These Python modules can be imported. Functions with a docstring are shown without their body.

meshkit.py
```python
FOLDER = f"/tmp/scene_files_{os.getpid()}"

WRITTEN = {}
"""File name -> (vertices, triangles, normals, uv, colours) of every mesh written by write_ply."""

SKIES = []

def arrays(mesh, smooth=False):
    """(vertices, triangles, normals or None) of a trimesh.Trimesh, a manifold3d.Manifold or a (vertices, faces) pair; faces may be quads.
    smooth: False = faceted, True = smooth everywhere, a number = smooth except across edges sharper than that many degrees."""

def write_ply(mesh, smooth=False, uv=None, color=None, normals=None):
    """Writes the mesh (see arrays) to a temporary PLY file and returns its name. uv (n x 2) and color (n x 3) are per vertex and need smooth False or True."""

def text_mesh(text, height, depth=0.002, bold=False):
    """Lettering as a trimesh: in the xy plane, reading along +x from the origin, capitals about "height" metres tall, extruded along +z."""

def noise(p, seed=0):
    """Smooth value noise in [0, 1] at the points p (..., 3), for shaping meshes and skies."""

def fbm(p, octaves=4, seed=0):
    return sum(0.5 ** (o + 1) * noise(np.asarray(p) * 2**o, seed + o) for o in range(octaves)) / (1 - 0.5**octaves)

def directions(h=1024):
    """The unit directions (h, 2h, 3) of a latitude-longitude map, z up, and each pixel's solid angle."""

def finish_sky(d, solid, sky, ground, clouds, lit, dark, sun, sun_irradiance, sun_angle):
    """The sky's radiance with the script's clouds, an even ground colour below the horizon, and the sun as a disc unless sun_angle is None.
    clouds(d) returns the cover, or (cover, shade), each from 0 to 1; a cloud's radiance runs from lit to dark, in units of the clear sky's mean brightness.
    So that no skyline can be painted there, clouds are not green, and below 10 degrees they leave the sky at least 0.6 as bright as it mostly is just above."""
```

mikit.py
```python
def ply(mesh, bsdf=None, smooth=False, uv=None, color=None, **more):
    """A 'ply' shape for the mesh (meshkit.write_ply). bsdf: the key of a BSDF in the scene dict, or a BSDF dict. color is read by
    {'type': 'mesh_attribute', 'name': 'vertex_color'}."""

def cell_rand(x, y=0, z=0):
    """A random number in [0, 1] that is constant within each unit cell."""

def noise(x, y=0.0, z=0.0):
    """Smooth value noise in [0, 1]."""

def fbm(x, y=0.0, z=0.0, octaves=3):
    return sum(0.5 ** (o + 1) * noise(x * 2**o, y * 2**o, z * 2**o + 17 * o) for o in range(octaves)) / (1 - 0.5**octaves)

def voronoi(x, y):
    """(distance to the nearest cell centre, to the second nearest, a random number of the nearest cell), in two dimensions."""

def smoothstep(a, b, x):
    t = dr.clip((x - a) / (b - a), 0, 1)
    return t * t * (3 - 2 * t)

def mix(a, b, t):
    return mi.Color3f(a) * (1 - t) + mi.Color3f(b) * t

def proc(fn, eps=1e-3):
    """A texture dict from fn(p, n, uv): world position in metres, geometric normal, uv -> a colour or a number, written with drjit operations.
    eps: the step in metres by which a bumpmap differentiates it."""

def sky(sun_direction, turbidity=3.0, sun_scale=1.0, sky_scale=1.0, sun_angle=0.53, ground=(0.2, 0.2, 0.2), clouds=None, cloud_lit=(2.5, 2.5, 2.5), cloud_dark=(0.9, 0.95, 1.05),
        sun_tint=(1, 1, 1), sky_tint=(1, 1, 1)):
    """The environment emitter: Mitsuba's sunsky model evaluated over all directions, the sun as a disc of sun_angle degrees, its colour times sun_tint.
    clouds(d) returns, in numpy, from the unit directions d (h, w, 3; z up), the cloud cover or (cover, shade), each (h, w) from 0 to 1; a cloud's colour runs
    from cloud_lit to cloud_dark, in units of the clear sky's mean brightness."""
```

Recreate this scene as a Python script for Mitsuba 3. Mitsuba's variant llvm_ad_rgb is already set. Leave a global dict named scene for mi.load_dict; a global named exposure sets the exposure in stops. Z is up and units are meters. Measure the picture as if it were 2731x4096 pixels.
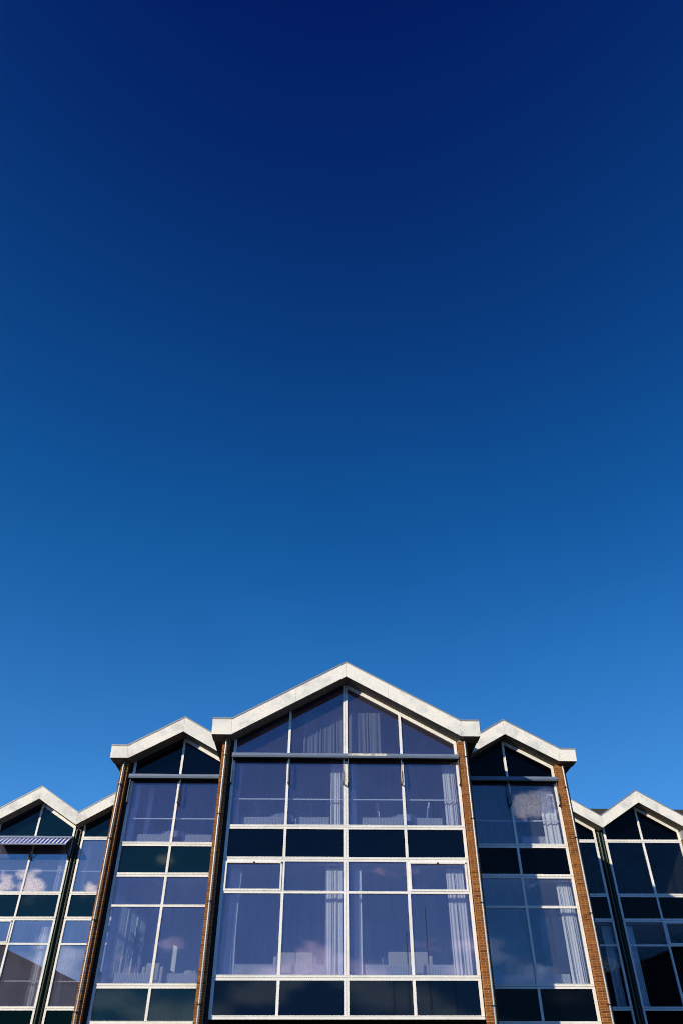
import math, random
import numpy as np, trimesh, drjit as dr, mitsuba as mi, mikit, meshkit
from mikit import proc, fbm, noise, smoothstep, mix
from mitsuba import ScalarTransform4f as T4
from shapely.geometry import Polygon

rnd = random.Random(7)
scene, labels = {"type": "scene"}, {}
EYE = 1.65                      # the photographer's eye; all heights below are given from it and lifted by EYE in put()

# ------------------------------------------------------------------ camera, sky, exposure
exposure = 1.75
TH, YA, RO = math.radians(39.147), math.radians(1.461), math.radians(0.089)
_f = np.array([math.cos(TH) * math.sin(YA), math.cos(TH) * math.cos(YA), math.sin(TH)])
_r = np.array([math.cos(YA), -math.sin(YA), 0.0])
_u = np.cross(_r, _f)
_u = math.cos(RO) * _u + math.sin(RO) * _r
scene["camera"] = {"type": "perspective", "fov": 2 * math.degrees(math.atan(2731 / 2 / 2827.0)), "fov_axis": "x", "near_clip": 0.05, "far_clip": 4000.0,
                   "to_world": T4().look_at(origin=[0, 0, EYE], target=[float(_f[0]), float(_f[1]), EYE + float(_f[2])], up=[float(x) for x in _u])}
SUN = (-0.698, -0.716, 0.364)


def clouds(d):
    """Low fair-weather cumulus round the horizon, a few taller heads of it, and a thin veil of high cloud that pales the sky all round towards the horizon."""
    az, el = np.degrees(np.arctan2(d[..., 0], -d[..., 1])), np.degrees(np.arcsin(np.clip(d[..., 2], -1, 1)))
    p = np.stack([az / 3.4, el / 1.5, np.zeros_like(az)], -1)
    n = meshkit.fbm(p, 5, seed=3)
    band = np.clip(1 - np.abs(el - 4.5) / 5.0, 0, 1)
    v = n + 0.36 * band - 0.80
    q = np.stack([az / 0.9, el / 0.7, np.ones_like(az)], -1)
    edge = meshkit.fbm(q, 5, seed=11) - 0.5
    for a, e, ra, re in (  # the taller heads
        (-21.7, 10.3, 0.9, 0.6), (-20.3, 10.5, 1.1, 0.8), (-16.4, 10.6, 0.5, 0.7), (16.1, 16.2, 1.2, 0.6), (17.1, 16.1, 0.9, 0.7), (15.3, 15.7, 0.5, 0.6), (-11.3, 12.6, 1.0, 0.35)):
        v = np.maximum(v, 0.55 * (1.0 - np.sqrt(((az - a) / ra) ** 2 + ((el - e) / re) ** 2)) + 1.7 * edge)
    cover = np.clip(v / 0.24, 0, 1) * np.clip((el - 0.2) / 2, 0, 1) * np.clip((18.2 - el) / 1.5, 0, 1)
    shade = np.clip(0.55 - 1.1 * v + 1.2 * edge + 1.3 * np.clip((10.0 - el) / 3, 0, 1), 0, 1)
    air = 1 / np.sin(np.radians(np.clip(el, 4, 90))) - 1                      # how much more of the veil one looks through than overhead
    veil = 0.46 * (1 - np.exp(-0.42 * air)) * (0.85 + 0.3 * meshkit.fbm(d * 2.6, 4, seed=5))
    thin = 1 - 0.075 * np.clip((38 - el) / 22, 0, 1) ** 1.3                 # lower down one looks through more of it: whiter
    total = 1 - (1 - 0.92 * cover) * (1 - veil)
    return total, np.where(total > 0, (0.92 * cover * shade * 0.5 + (1 - 0.92 * cover) * veil * thin) / np.maximum(total, 1e-6), 0)


scene["sky_light"] = mikit.sky(SUN, turbidity=3.0, sun_scale=1.0, sky_scale=0.40, sky_tint=(0.05, 0.24, 1.80), sun_tint=(1.04, 1.25, 1.62), sun_angle=0.6,
                               ground=(0.07, 0.07, 0.07), clouds=clouds, cloud_lit=(24.0, 26.0, 26.0), cloud_dark=(0.6, 9.4, 21.0))

# ------------------------------------------------------------------ materials
def rgb(*c):
    return {"type": "rgb", "value": list(c)}


def mat(name, color, rough=0.6, spec=0.4, metal=0.0, bump=None, **k):
    b = {"type": "principled", "base_color": color if isinstance(color, dict) else rgb(*color), "roughness": rough, "specular": spec, "metallic": metal, **k}
    if bump:
        b = {"type": "bumpmap", "scale": bump[1], "arbitrary": proc(bump[0], 2e-3), "bsdf": b}
    scene[name] = {"type": "twosided", "bsdf": b}
    return name


def f_fascia(p, n, uv):
    a = fbm(p.x * 1.7, p.z * 2.1, 1.3, 3)
    b = fbm(p.x * 4.3, p.z * 3.7, 5.1, 2)
    worn = smoothstep(0.44, 0.58, a + 0.25 * (b - 0.5))
    stain = smoothstep(0.60, 0.74, b) * smoothstep(0.42, 0.6, a)
    c = mix((0.86, 0.83, 0.775), (0.755, 0.745, 0.715), worn)
    return mix(c, (0.58, 0.565, 0.535), stain * 0.55)


def f_white(p, n, uv):
    return mix((0.84, 0.83, 0.81), (0.76, 0.75, 0.72), smoothstep(0.4, 0.75, fbm(p.x * 1.7, p.z * 2.0, p.y * 0.5, 2)))


def f_brick(base):
    def fn(p, n, uv):
        a = fbm(p.x * 30, p.z * 45, p.y * 30, 3)
        b = noise(p.x * 2.1, dr.floor(p.z / 0.0675) * 1.7, 3.0)
        return mi.Color3f(base) * (0.62 + 0.5 * a + 0.3 * b)
    return fn


def f_mortar(p, n, uv):
    return mi.Color3f(0.47, 0.37, 0.25) * (0.75 + 0.5 * fbm(p.x * 40, p.z * 40, p.y * 40, 3))


def f_stripes(p, n, uv):
    s = smoothstep(-0.06, 0.06, dr.sin(p.x * (2 * math.pi / 0.189)))
    return mix((0.60, 0.62, 0.64), (0.008, 0.02, 0.28), s)


def f_cassette(p, n, uv):
    return mi.Color3f(0.16, 0.205, 0.31) * (0.85 + 0.3 * fbm(p.x * 3, p.z * 20, 1.0, 3))


def f_patch(p, n, uv):
    return mix((0.72, 0.69, 0.62), (0.42, 0.37, 0.30), smoothstep(0.5, 0.62, fbm(p.x * 12, p.z * 30, 2.0, 4)))


def f_zinc(p, n, uv):
    return mi.Color3f(0.36, 0.38, 0.39) * (0.7 + 0.6 * fbm(p.x * 18, p.z * 2.5, p.y * 18, 3))


def f_board(p, n, uv):
    return mi.Color3f(0.17, 0.15, 0.125) * (0.7 + 0.6 * fbm(p.x * 1.4, p.z * 1.4, p.y * 40, 3))


def f_curtain(p, n, uv):
    return mi.Color3f(0.64, 0.61, 0.58) * (0.9 + 0.2 * noise(p.x * 25, p.z * 0.7, 0.0))


def f_paving(p, n, uv):
    return mi.Color3f(0.06, 0.058, 0.055) * (0.7 + 0.6 * fbm(p.x * 0.8, p.y * 0.8, 0.0, 4))


def f_tile(p, n, uv):
    return mi.Color3f(0.20, 0.085, 0.05) * (0.6 + 0.8 * fbm(p.x * 4, p.y * 4, p.z * 4, 3))


mat("m_fascia", proc(f_fascia), 0.75, 0.3)
mat("m_white", proc(f_white), 0.45, 0.5)
BR = [mat(f"m_brick_{i}", proc(f_brick(c)), 0.85, 0.2) for i, c in enumerate(((0.26, 0.082, 0.012), (0.22, 0.064, 0.010), (0.31, 0.110, 0.017), (0.15, 0.042, 0.008)))]
mat("m_mortar", proc(f_mortar), 0.95, 0.1)
mat("m_zinc", proc(f_zinc), 0.42, 0.6, 0.35)
mat("m_coping", (0.33, 0.33, 0.325), 0.45, 0.5, 0.3)
mat("m_board", proc(f_board), 0.7, 0.2)
mat("m_roof", (0.05, 0.05, 0.052), 0.8, 0.2)
mat("m_wall", (0.055, 0.034, 0.022), 0.9, 0.2)
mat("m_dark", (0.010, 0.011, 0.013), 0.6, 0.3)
mat("m_green", (0.012, 0.035, 0.014), 0.3, 0.5)
mat("m_cassette", proc(f_cassette), 0.45, 0.5)
mat("m_arm", (0.10, 0.135, 0.19), 0.4, 0.5)
mat("m_stripes", proc(f_stripes), 0.8, 0.1)
mat("m_patch", proc(f_patch), 0.7, 0.2)
mat("m_iron", (0.016, 0.012, 0.010), 0.6, 0.3)
mat("m_paving", proc(f_paving), 0.9, 0.2)
mat("m_tile", proc(f_tile), 0.85, 0.2)
mat("m_render", (0.30, 0.27, 0.21), 0.9, 0.1)
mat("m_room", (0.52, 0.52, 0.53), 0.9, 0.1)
mat("m_ceiling", (0.40, 0.40, 0.40), 0.9, 0.1)
mat("m_carpet", (0.10, 0.10, 0.13), 0.95, 0.05)
mat("m_wood", (0.05, 0.028, 0.016), 0.5, 0.3)
mat("m_radiator", (0.46, 0.45, 0.44), 0.6, 0.3)
mat("m_sofa", (0.38, 0.345, 0.30), 0.95, 0.05)
mat("m_chair", (0.55, 0.52, 0.50), 0.4, 0.5, 0.2)
mat("m_cloth", (0.20, 0.21, 0.27), 0.9, 0.1)
mat("m_leaf", (0.022, 0.05, 0.02), 0.5, 0.4)
mat("m_trunk", (0.08, 0.055, 0.035), 0.9, 0.1)
mat("m_pot", (0.30, 0.27, 0.25), 0.6, 0.3)
mat("m_picture", (0.24, 0.21, 0.22), 0.6, 0.3)
mat("m_pale", (0.60, 0.58, 0.56), 0.6, 0.3)
mat("m_lamp", (0.75, 0.75, 0.74), 0.4, 0.4)
mat("m_spandrel", (0.0006, 0.0008, 0.008), 0.012, 0.32)
mat("m_spandrel_left", (0.001, 0.008, 0.011), 0.012, 0.5)
mat("m_spandrel_right", (0.0006, 0.0007, 0.003), 0.012, 0.12)
scene["m_curtain"] = {"type": "twosided", "bsdf": {"type": "principled", "base_color": proc(f_curtain), "roughness": 0.95, "specular": 0.05}}
scene["m_sheer"] = {"type": "principledthin", "base_color": rgb(0.72, 0.74, 0.74), "roughness": 0.9, "diff_trans": 1.1}
# coated panes: strongly mirroring, faintly violet ones on the left and in the middle, plainer and darker ones to the right
for nm, ior, sr in (("m_glass", 2.25, (1.0, 0.60, 0.76)), ("m_glass_left", 2.6, (1.0, 0.80, 0.86)), ("m_glass_right", 1.75, (0.8, 0.72, 0.9)), ("m_glass_far", 1.3, (0.8, 0.8, 1.0))):
    scene[nm] = {"type": "thindielectric", "int_ior": ior, "specular_reflectance": rgb(*sr), "specular_transmittance": rgb(0.80, 0.88, 1.0)}


def f_dust(p, n, uv):
    return mi.Color3f(1.0, 0.80, 0.90) * (0.55 + 0.55 * fbm(p.x * 1.3, p.z * 0.5, p.y, 4) + 0.2 * fbm(p.x * 16, p.z * 1.5, 3.0, 3))


scene["m_dust"] = {"type": "mask", "opacity": 0.065, "bsdf": {"type": "twosided", "bsdf": {"type": "diffuse", "reflectance": proc(f_dust)}}}
scene["m_dust_left"] = {**scene["m_dust"], "opacity": 0.19}
mat("m_net", (0.16, 0.155, 0.16), 0.95, 0.05)
scene["m_side_glass"] = {"type": "thindielectric", "int_ior": 1.5, "specular_transmittance": rgb(0.88, 0.95, 1.0)}

# ------------------------------------------------------------------ helpers
count = {}


def key(base, parent=None):
    """The next free key: name, name_001, ... below its parent."""
    k = f"{parent}__{base}" if parent else base
    n = count.get(k, 0)
    count[k] = n + 1
    return f"{k}_{n:03d}" if n else k


def thing(name, label, cat, group=None, kind=None):
    k = key(name)
    labels[k] = {"label": label, "category": cat}
    if group: labels[k]["group"] = group
    return k


def tag(k, **kw):
    labels[k] = kw
    return k


def lift(m):
    m = m.copy()
    m.apply_translation([0, 0, EYE])
    return m


def put(name, mesh, m, parent=None, smooth=False, **kw):
    k = key(name, parent)
    if isinstance(mesh, list):
        mesh = trimesh.util.concatenate(mesh)
    scene[k] = mikit.ply(lift(mesh), m, smooth=smooth)
    if kw: labels[k] = kw
    return k


def own(k, mesh, m, smooth=False):
    """The mesh of a thing itself."""
    if isinstance(mesh, list):
        mesh = trimesh.util.concatenate(mesh)
    scene[k] = mikit.ply(lift(mesh), m, smooth=smooth)
    return k


def box(x0, x1, y0, y1, z0, z1):
    b = trimesh.creation.box((x1 - x0, y1 - y0, z1 - z0))
    b.apply_translation([(x0 + x1) / 2, (y0 + y1) / 2, (z0 + z1) / 2])
    return b


def prism(pts, y0, y1):
    """A polygon in x, z, extruded from y0 to y1."""
    m = trimesh.creation.extrude_polygon(Polygon(pts), y1 - y0, engine="earcut")
    v = m.vertices
    return trimesh.Trimesh(np.c_[v[:, 0], y0 + v[:, 2], v[:, 1]], m.faces[:, ::-1], process=False)


def prism_x(pts, x0, x1):
    """A polygon in y, z, extruded from x0 to x1."""
    m = trimesh.creation.extrude_polygon(Polygon(pts), x1 - x0, engine="earcut")
    v = m.vertices
    return trimesh.Trimesh(np.c_[x0 + v[:, 2], v[:, 0], v[:, 1]], m.faces, process=False)


def tube(pts, r, n=8):
    """A round bar along a polyline."""
    pts = np.asarray(pts, float)
    r = np.broadcast_to(r, (len(pts),))
    t = np.gradient(pts, axis=0)
    t /= np.linalg.norm(t, axis=1, keepdims=True)
    a = np.cross(t, np.where(np.abs(t[:, 2:]) < 0.8, [0, 0, 1.0], [1.0, 0, 0]))
    a /= np.linalg.norm(a, axis=1, keepdims=True)
    b = np.cross(t, a)
    g = np.arange(n) * 2 * math.pi / n
    v = (pts[:, None] + r[:, None, None] * (np.cos(g)[None, :, None] * a[:, None] + np.sin(g)[None, :, None] * b[:, None])).reshape(-1, 3)
    f = []
    for i in range(len(pts) - 1):
        for j in range(n):
            p, q = i * n + j, i * n + (j + 1) % n
            f += [[p, q, q + n], [p, q + n, p + n]]
    k = len(v)
    v = np.vstack([v, pts[0], pts[-1]])
    for j in range(n):
        f += [[k, (j + 1) % n, j], [k + 1, (len(pts) - 1) * n + j, (len(pts) - 1) * n + (j + 1) % n]]
    return trimesh.Trimesh(v, f, process=False)


def bar(a, b, w, d):
    """A rectangular bar from a to b, w across (in the wall's plane), d deep in y."""
    a, b = np.asarray(a, float), np.asarray(b, float)
    t = (b - a) / np.linalg.norm(b - a)
    s = np.cross([0, 1.0, 0], t)
    s /= np.linalg.norm(s)
    y = np.array([0, 1.0, 0])
    v = np.array([c + i * w / 2 * s + j * d / 2 * y for c in (a, b) for i, j in ((-1, -1), (1, -1), (1, 1), (-1, 1))])
    return trimesh.convex.convex_hull(v)


def lathe(profile, x, y, n=24):
    m = trimesh.creation.revolve(np.array(profile, float), sections=n)
    m.apply_translation([x, y, 0])
    return m


# ------------------------------------------------------------------ the setting: ground
gx = [(-400, 400, -400, 400)]
g = box(-900, 900, -900, 900, -EYE - 0.4, -EYE)
k = key("ground")
scene[k] = mikit.ply(lift(g), "m_paving")
labels[k] = {"label": "paved square in front of the glass building", "kind": "structure"}

# ------------------------------------------------------------------ brick piers
COURSE, BH = 0.0675, 0.0550


def brick_mesh(w, d, h, seed):
    r = np.random.default_rng(seed)
    b = box(0, w, 0, d, 0, h)
    b.vertices = b.vertices + r.uniform(-0.0022, 0.0022, (8, 3))
    return b


brick_kinds = {}


def brick(kind, w, d, x, y, z, parent):
    """One brick of its own; alike bricks share a mesh."""
    j = rnd.randrange(3)
    c = (kind, j, rnd.choice((0, 0, 1, 1, 2, 3)))
    if c not in brick_kinds:
        brick_kinds[c] = mikit.ply(brick_mesh(w, d, BH, hash((len(kind), j)) % 1000), BR[c[2]])
    k = key("brick", parent)
    scene[k] = {**brick_kinds[c], "to_world": T4().translate([x + rnd.uniform(-0.002, 0.002), y + rnd.uniform(-0.002, 0.002), z + EYE])}


def pier(root, x0, x1, y, ztop, side, zlow=1.25, yback=0.26):
    """A brick pier: mortar core, every visible brick a piece, the slivers behind the pipe and the courses below the picture as one part."""
    p = put("pier", box(x0 + 0.006, x1 - 0.006, y + 0.007, y + yback - 0.004, -EYE, ztop), "m_mortar", root)
    rest, n = [], int((ztop - zlow) / COURSE)
    w = x1 - x0
    for i in range(-int((zlow + EYE) / COURSE), n + 1):
        z = zlow + i * COURSE
        if i % 2 == 0:
            parts = [(0.0, w)] if w < 0.27 else [(0.0, 0.24), (0.252, w)]
        else:
            parts = [(0.0, 0.105), (0.117, 0.23), (0.242, w)]
        for q, (a, b) in enumerate(parts):
            d = 0.115 if q == 1 else 0.246 if i % 2 else 0.115
            if i >= 0 and q == 0 and z + BH < ztop + 0.03:
                brick(f"{w:.3f}{i % 2}", b - a, 0.115 if i % 2 == 0 else 0.236, x0 + a, y, z, p)
                if i % 2 == 0 and side == "right":
                    rest.append(box(x0 + 0.001, x0 + 0.1, y + 0.127, y + 0.24, z, z + BH))
            elif z + BH < ztop + 0.03:
                m = brick_mesh(b - a, 0.113, BH, i + 300)
                m.apply_translation([x0 + a, y, z])
                rest.append(m)
                if q == len(parts) - 1 and side == "left":
                    rest.append(box(x1 - 0.1, x1 - 0.001, y + 0.127, y + 0.24, z, z + BH))
    put("brick_remainder", rest, BR[1], p, kind="stuff")
    return p


def downpipe(root, x, y, ztop, brackets, joints, r=0.034, m="m_zinc"):
    k = put("downpipe", [tube([(x + 0.0, y + 0.16, ztop + 0.16), (x, y + 0.05, ztop + 0.03), (x, y, ztop - 0.06), (x, y, ztop - 0.2), (x, y, -EYE)], r, 12)], m, root, smooth=40)
    for z in joints:
        put("pipe_joint", tube([(x, y, z - 0.04), (x, y, z + 0.04)], r + 0.006, 12), m, k, smooth=40)
    for z in brackets:
        put("pipe_bracket", [tube([(x, y, z - 0.018), (x, y, z + 0.018)], r + 0.011, 12), box(x - 0.075, x + 0.075, y + 0.012, y + 0.034, z - 0.018, z + 0.018), box(x - 0.012, x + 0.012, y + 0.02, y + 0.1, z - 0.012, z + 0.012)], "m_iron", k)
    return k


# ------------------------------------------------------------------ roofs
def roof(root, nodes, yf, ywall, yback, splits=()):
    """nodes: (x of the top edge, top z, x of the lower edge, lower z) along the folded edge. Fascia, coping, boarded soffit, roof deck."""
    rf = put("roof", prism([(a[0], a[1] - 0.035) for a in nodes] + [(a[2], a[3] + 0.05) for a in nodes[::-1]], yf + 0.04, yback), "m_roof", root)
    for i in range(len(nodes) - 1):
        a, b = np.array(nodes[i], float), np.array(nodes[i + 1], float)
        cuts = [0.0] + [s for j, s in splits if j == i] + [1.0]
        for s0, s1 in zip(cuts[:-1], cuts[1:]):
            p, q = a + (b - a) * s0, a + (b - a) * s1
            g0, g1 = (0.004 if s0 == 0 else 0.003), (0.004 if s1 == 1 else 0.003)
            u = (q - p) / np.linalg.norm(q[:2] - p[:2])
            p, q = p + u * g0, q - u * g1
            put("fascia_panel", prism([(p[0], p[1] - 0.012), (q[0], q[1] - 0.012), (q[2], q[3]), (p[2], p[3])], yf, yf + 0.035), "m_fascia", root)
        L = np.linalg.norm(b[:2] - a[:2])
        nn = max(1, int(round(L / 1.9)))
        for j in range(nn):
            p, q = a + (b - a) * (j / nn), a + (b - a) * ((j + 1) / nn)
            u = (q - p) / np.linalg.norm(q[:2] - p[:2])
            q = q - u * (0.006 if j < nn - 1 else 0.0)
            put("coping", prism([(p[0], p[1] + 0.014), (q[0], q[1] + 0.014), (q[0], q[1] - 0.034), (p[0], p[1] - 0.034)], yf - 0.024, yf + 0.10), "m_coping", root)
        w = 0.105
        y = yf + 0.042
        while y < ywall - 0.01:
            y2 = min(y + w - 0.014, ywall - 0.003)
            put("soffit_board", prism([(a[2], a[3] + 0.006), (b[2], b[3] + 0.006), (b[2], b[3] + 0.030), (a[2], a[3] + 0.030)], y, y2), "m_board", root)
            y += w
        if ywall > yf:
            put("soffit_backing", prism([(a[2], a[3] + 0.034), (b[2], b[3] + 0.034), (b[2], b[3] + 0.046), (a[2], a[3] + 0.046)], yf + 0.04, ywall), "m_dark", root)
    return rf


# ------------------------------------------------------------------ glazed fronts
Z = dict(E=1.5525, D=2.510, C=4.7875, B=5.750, A=6.747, H=9.058)


def pane(root, x0, x1, y, z0, z1, name="pane", m="m_glass", tops=None):
    """One sheet of glass, a hair out of true like any real pane. tops: (z at x0, z at x1) for a sloping head."""
    t0, t1 = tops or (z1, z1)
    ax, az = rnd.uniform(-0.0012, 0.0012), rnd.uniform(-0.0012, 0.0012)
    cx, cz = (x0 + x1) / 2, (z0 + z1) / 2
    v = np.array([(x, y + (x - cx) * ax + (z - cz) * az, z) for x, z in ((x0, z0), (x1, z0), (x1, t1), (x0, t0))])
    if name == "spandrel_panel":
        mm = trimesh.convex.convex_hull(np.vstack([v, v + [0, 0.02, 0]]))
    else:
        mm = trimesh.Trimesh(v, [[0, 1, 2], [0, 2, 3]], process=False)
    k = put(name, mm, m, root)
    if name == "pane" and m != "m_glass_far":
        put("dust_film", trimesh.Trimesh(v + [0, 0.008, 0], [[0, 1, 2], [0, 2, 3]], process=False), "m_dust_left" if m == "m_glass_left" else "m_dust", k)
    return k


def transom(root, x0, x1, y, z, double=True, depth=0.09):
    if double:
        put("transom", [box(x0, x1, y, y + depth, z + 0.0055, z + 0.068), box(x0, x1, y - 0.012, y + 0.02, z + 0.056, z + 0.070)], "m_white", root)
        put("transom", box(x0, x1, y, y + depth, z - 0.068, z - 0.0055), "m_white", root)
        put("transom_joint", box(x0, x1, y + 0.02, y + depth - 0.01, z - 0.0055, z + 0.0055), "m_dark", root)
    else:
        put("transom", [box(x0, x1, y, y + depth, z - 0.034, z + 0.034), box(x0, x1, y - 0.010, y + 0.02, z + 0.022, z + 0.036)], "m_white", root)


def upright(root, name, x, w, y, z0, z1, z1b=None, pair=False):
    """A vertical member; z1b: the head slopes from z1 (left) to z1b (right)."""
    y += 0.003
    h = z1 if z1b is None else z1b
    if pair:
        put(name, prism([(x - w / 2, z0), (x - 0.005, z0), (x - 0.005, (z1 + h) / 2), (x - w / 2, z1)], y, y + 0.09), "m_white", root)
        put(name, prism([(x + 0.005, z0), (x + w / 2, z0), (x + w / 2, h), (x + 0.005, (z1 + h) / 2)], y, y + 0.09), "m_white", root)
        put("mullion_joint", box(x - 0.005, x + 0.005, y + 0.015, y + 0.08, z0, min(z1, h)), "m_dark", root)
    else:
        put(name, prism([(x - w / 2, z0), (x + w / 2, z0), (x + w / 2, h), (x - w / 2, z1)], y, y + 0.09), "m_white", root)


def casement(root, x0, x1, y, z0, z1):
    """A top-hung sash a little proud of its frame, with two catches."""
    w, f = 0.05, y - 0.028
    k = put("casement", [box(x0, x1, f, y + 0.05, z1 - w, z1), box(x0, x1, f, y + 0.05, z0, z0 + w), box(x0, x0 + w, f + 0.002, y + 0.05, z0 + w, z1 - w), box(x1 - w, x1, f + 0.002, y + 0.05, z0 + w, z1 - w)], "m_white", root)
    put("catch", box((x0 + x1) / 2 - 0.03, (x0 + x1) / 2 + 0.03, f - 0.012, f + 0.002, z1 - 0.045, z1 - 0.01), "m_iron", k)
    put("catch", box(x1 - 0.035, x1 - 0.005, f - 0.012, f + 0.002, z1 - 0.06, z1 - 0.005), "m_iron", k)


def front(root, xs, ws, y, soffit, rows="EDCBAH", glass="m_glass", head=True, sashes=(), pairs=(), dark="m_spandrel", gable=None):
    """xs: centres of jambs and mullions, ws: their widths; soffit(x): height of the soffit."""
    x0, x1 = xs[0] - ws[0] / 2, xs[-1] + ws[-1] / 2
    for r in rows:
        if r == "E":
            put("transom", [box(x0, x1, y - 0.006, y + 0.1, Z["E"] - 0.05, Z["E"] + 0.042), box(x0, x1, y - 0.022, y + 0.02, Z["E"] + 0.028, Z["E"] + 0.045)], "m_white", root)
        elif r == "H" and not head:
            put("transom", box(x0, x1, y, y + 0.09, Z["H"] - 0.1, Z["H"] + 0.068), "m_dark", root)
        else:
            transom(root, x0, x1, y, Z[r], r != "C")
    half = dict(E=0.045, D=0.068, C=0.034, B=0.068, A=0.068, H=0.068)
    for ra, rb in zip(rows[:-1], rows[1:]):
        z0, z1 = Z[ra] + half[ra], Z[rb] - half[rb]
        if rb == "H" and not head: z1 = Z["H"] - 0.1
        for i, (x, w) in enumerate(zip(xs, ws)):
            upright(root, "jamb" if i in (0, len(xs) - 1) else "mullion", x, w, y, z0, z1, pair=i in pairs)
        for i in range(len(xs) - 1):
            a, b = xs[i] + ws[i] / 2 - 0.012, xs[i + 1] - ws[i + 1] / 2 + 0.012
            if ra in "EB" and rb in "DA":
                pane(root, a, b, y + 0.058, z0 - 0.01, z1 + 0.01, "spandrel_panel", dark)
            else:
                pane(root, a, b, y + 0.058, z0 - 0.01, z1 + 0.01, m=glass)
            if ra == "C" and i in sashes:
                casement(root, a + 0.015, b - 0.015, y, z0 + 0.004, z1 - 0.004)
    # the gable above the head rail
    zb = Z["H"] + half["H"]
    for i, (x, w) in enumerate(zip(xs, ws)):
        l, r = soffit(x - w / 2), soffit(x + w / 2)
        if i in pairs or len(xs) == 3 and i == 1:
            l = r = max(l, r) - 0.02
        upright(root, "jamb" if i in (0, len(xs) - 1) else "mullion", x, w, y, zb, l - 0.004, r - 0.004, pair=i in pairs)
    for i in range(len(xs) - 1):
        a, b = xs[i] + ws[i] / 2, xs[i + 1] - ws[i + 1] / 2
        sa, sb = soffit(a), soffit(b)
        sl = math.hypot(1, (sb - sa) / (b - a))
        for d0, d1, yy in ((0.0, 0.055, y), (0.055, 0.115, y + 0.016)):
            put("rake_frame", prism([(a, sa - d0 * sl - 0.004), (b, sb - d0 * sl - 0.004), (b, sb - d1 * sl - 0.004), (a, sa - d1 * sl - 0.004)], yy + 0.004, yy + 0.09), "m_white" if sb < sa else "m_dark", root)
        if gable: pane(root, a - 0.01, b + 0.01, y + 0.06, zb - 0.01, 0, "spandrel_panel", gable, tops=(sa - 0.1 * sl, sb - 0.1 * sl))
        else: pane(root, a - 0.01, b + 0.01, y + 0.06, zb - 0.01, 0, m=glass, tops=(sa - 0.1 * sl, sb - 0.1 * sl))


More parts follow.
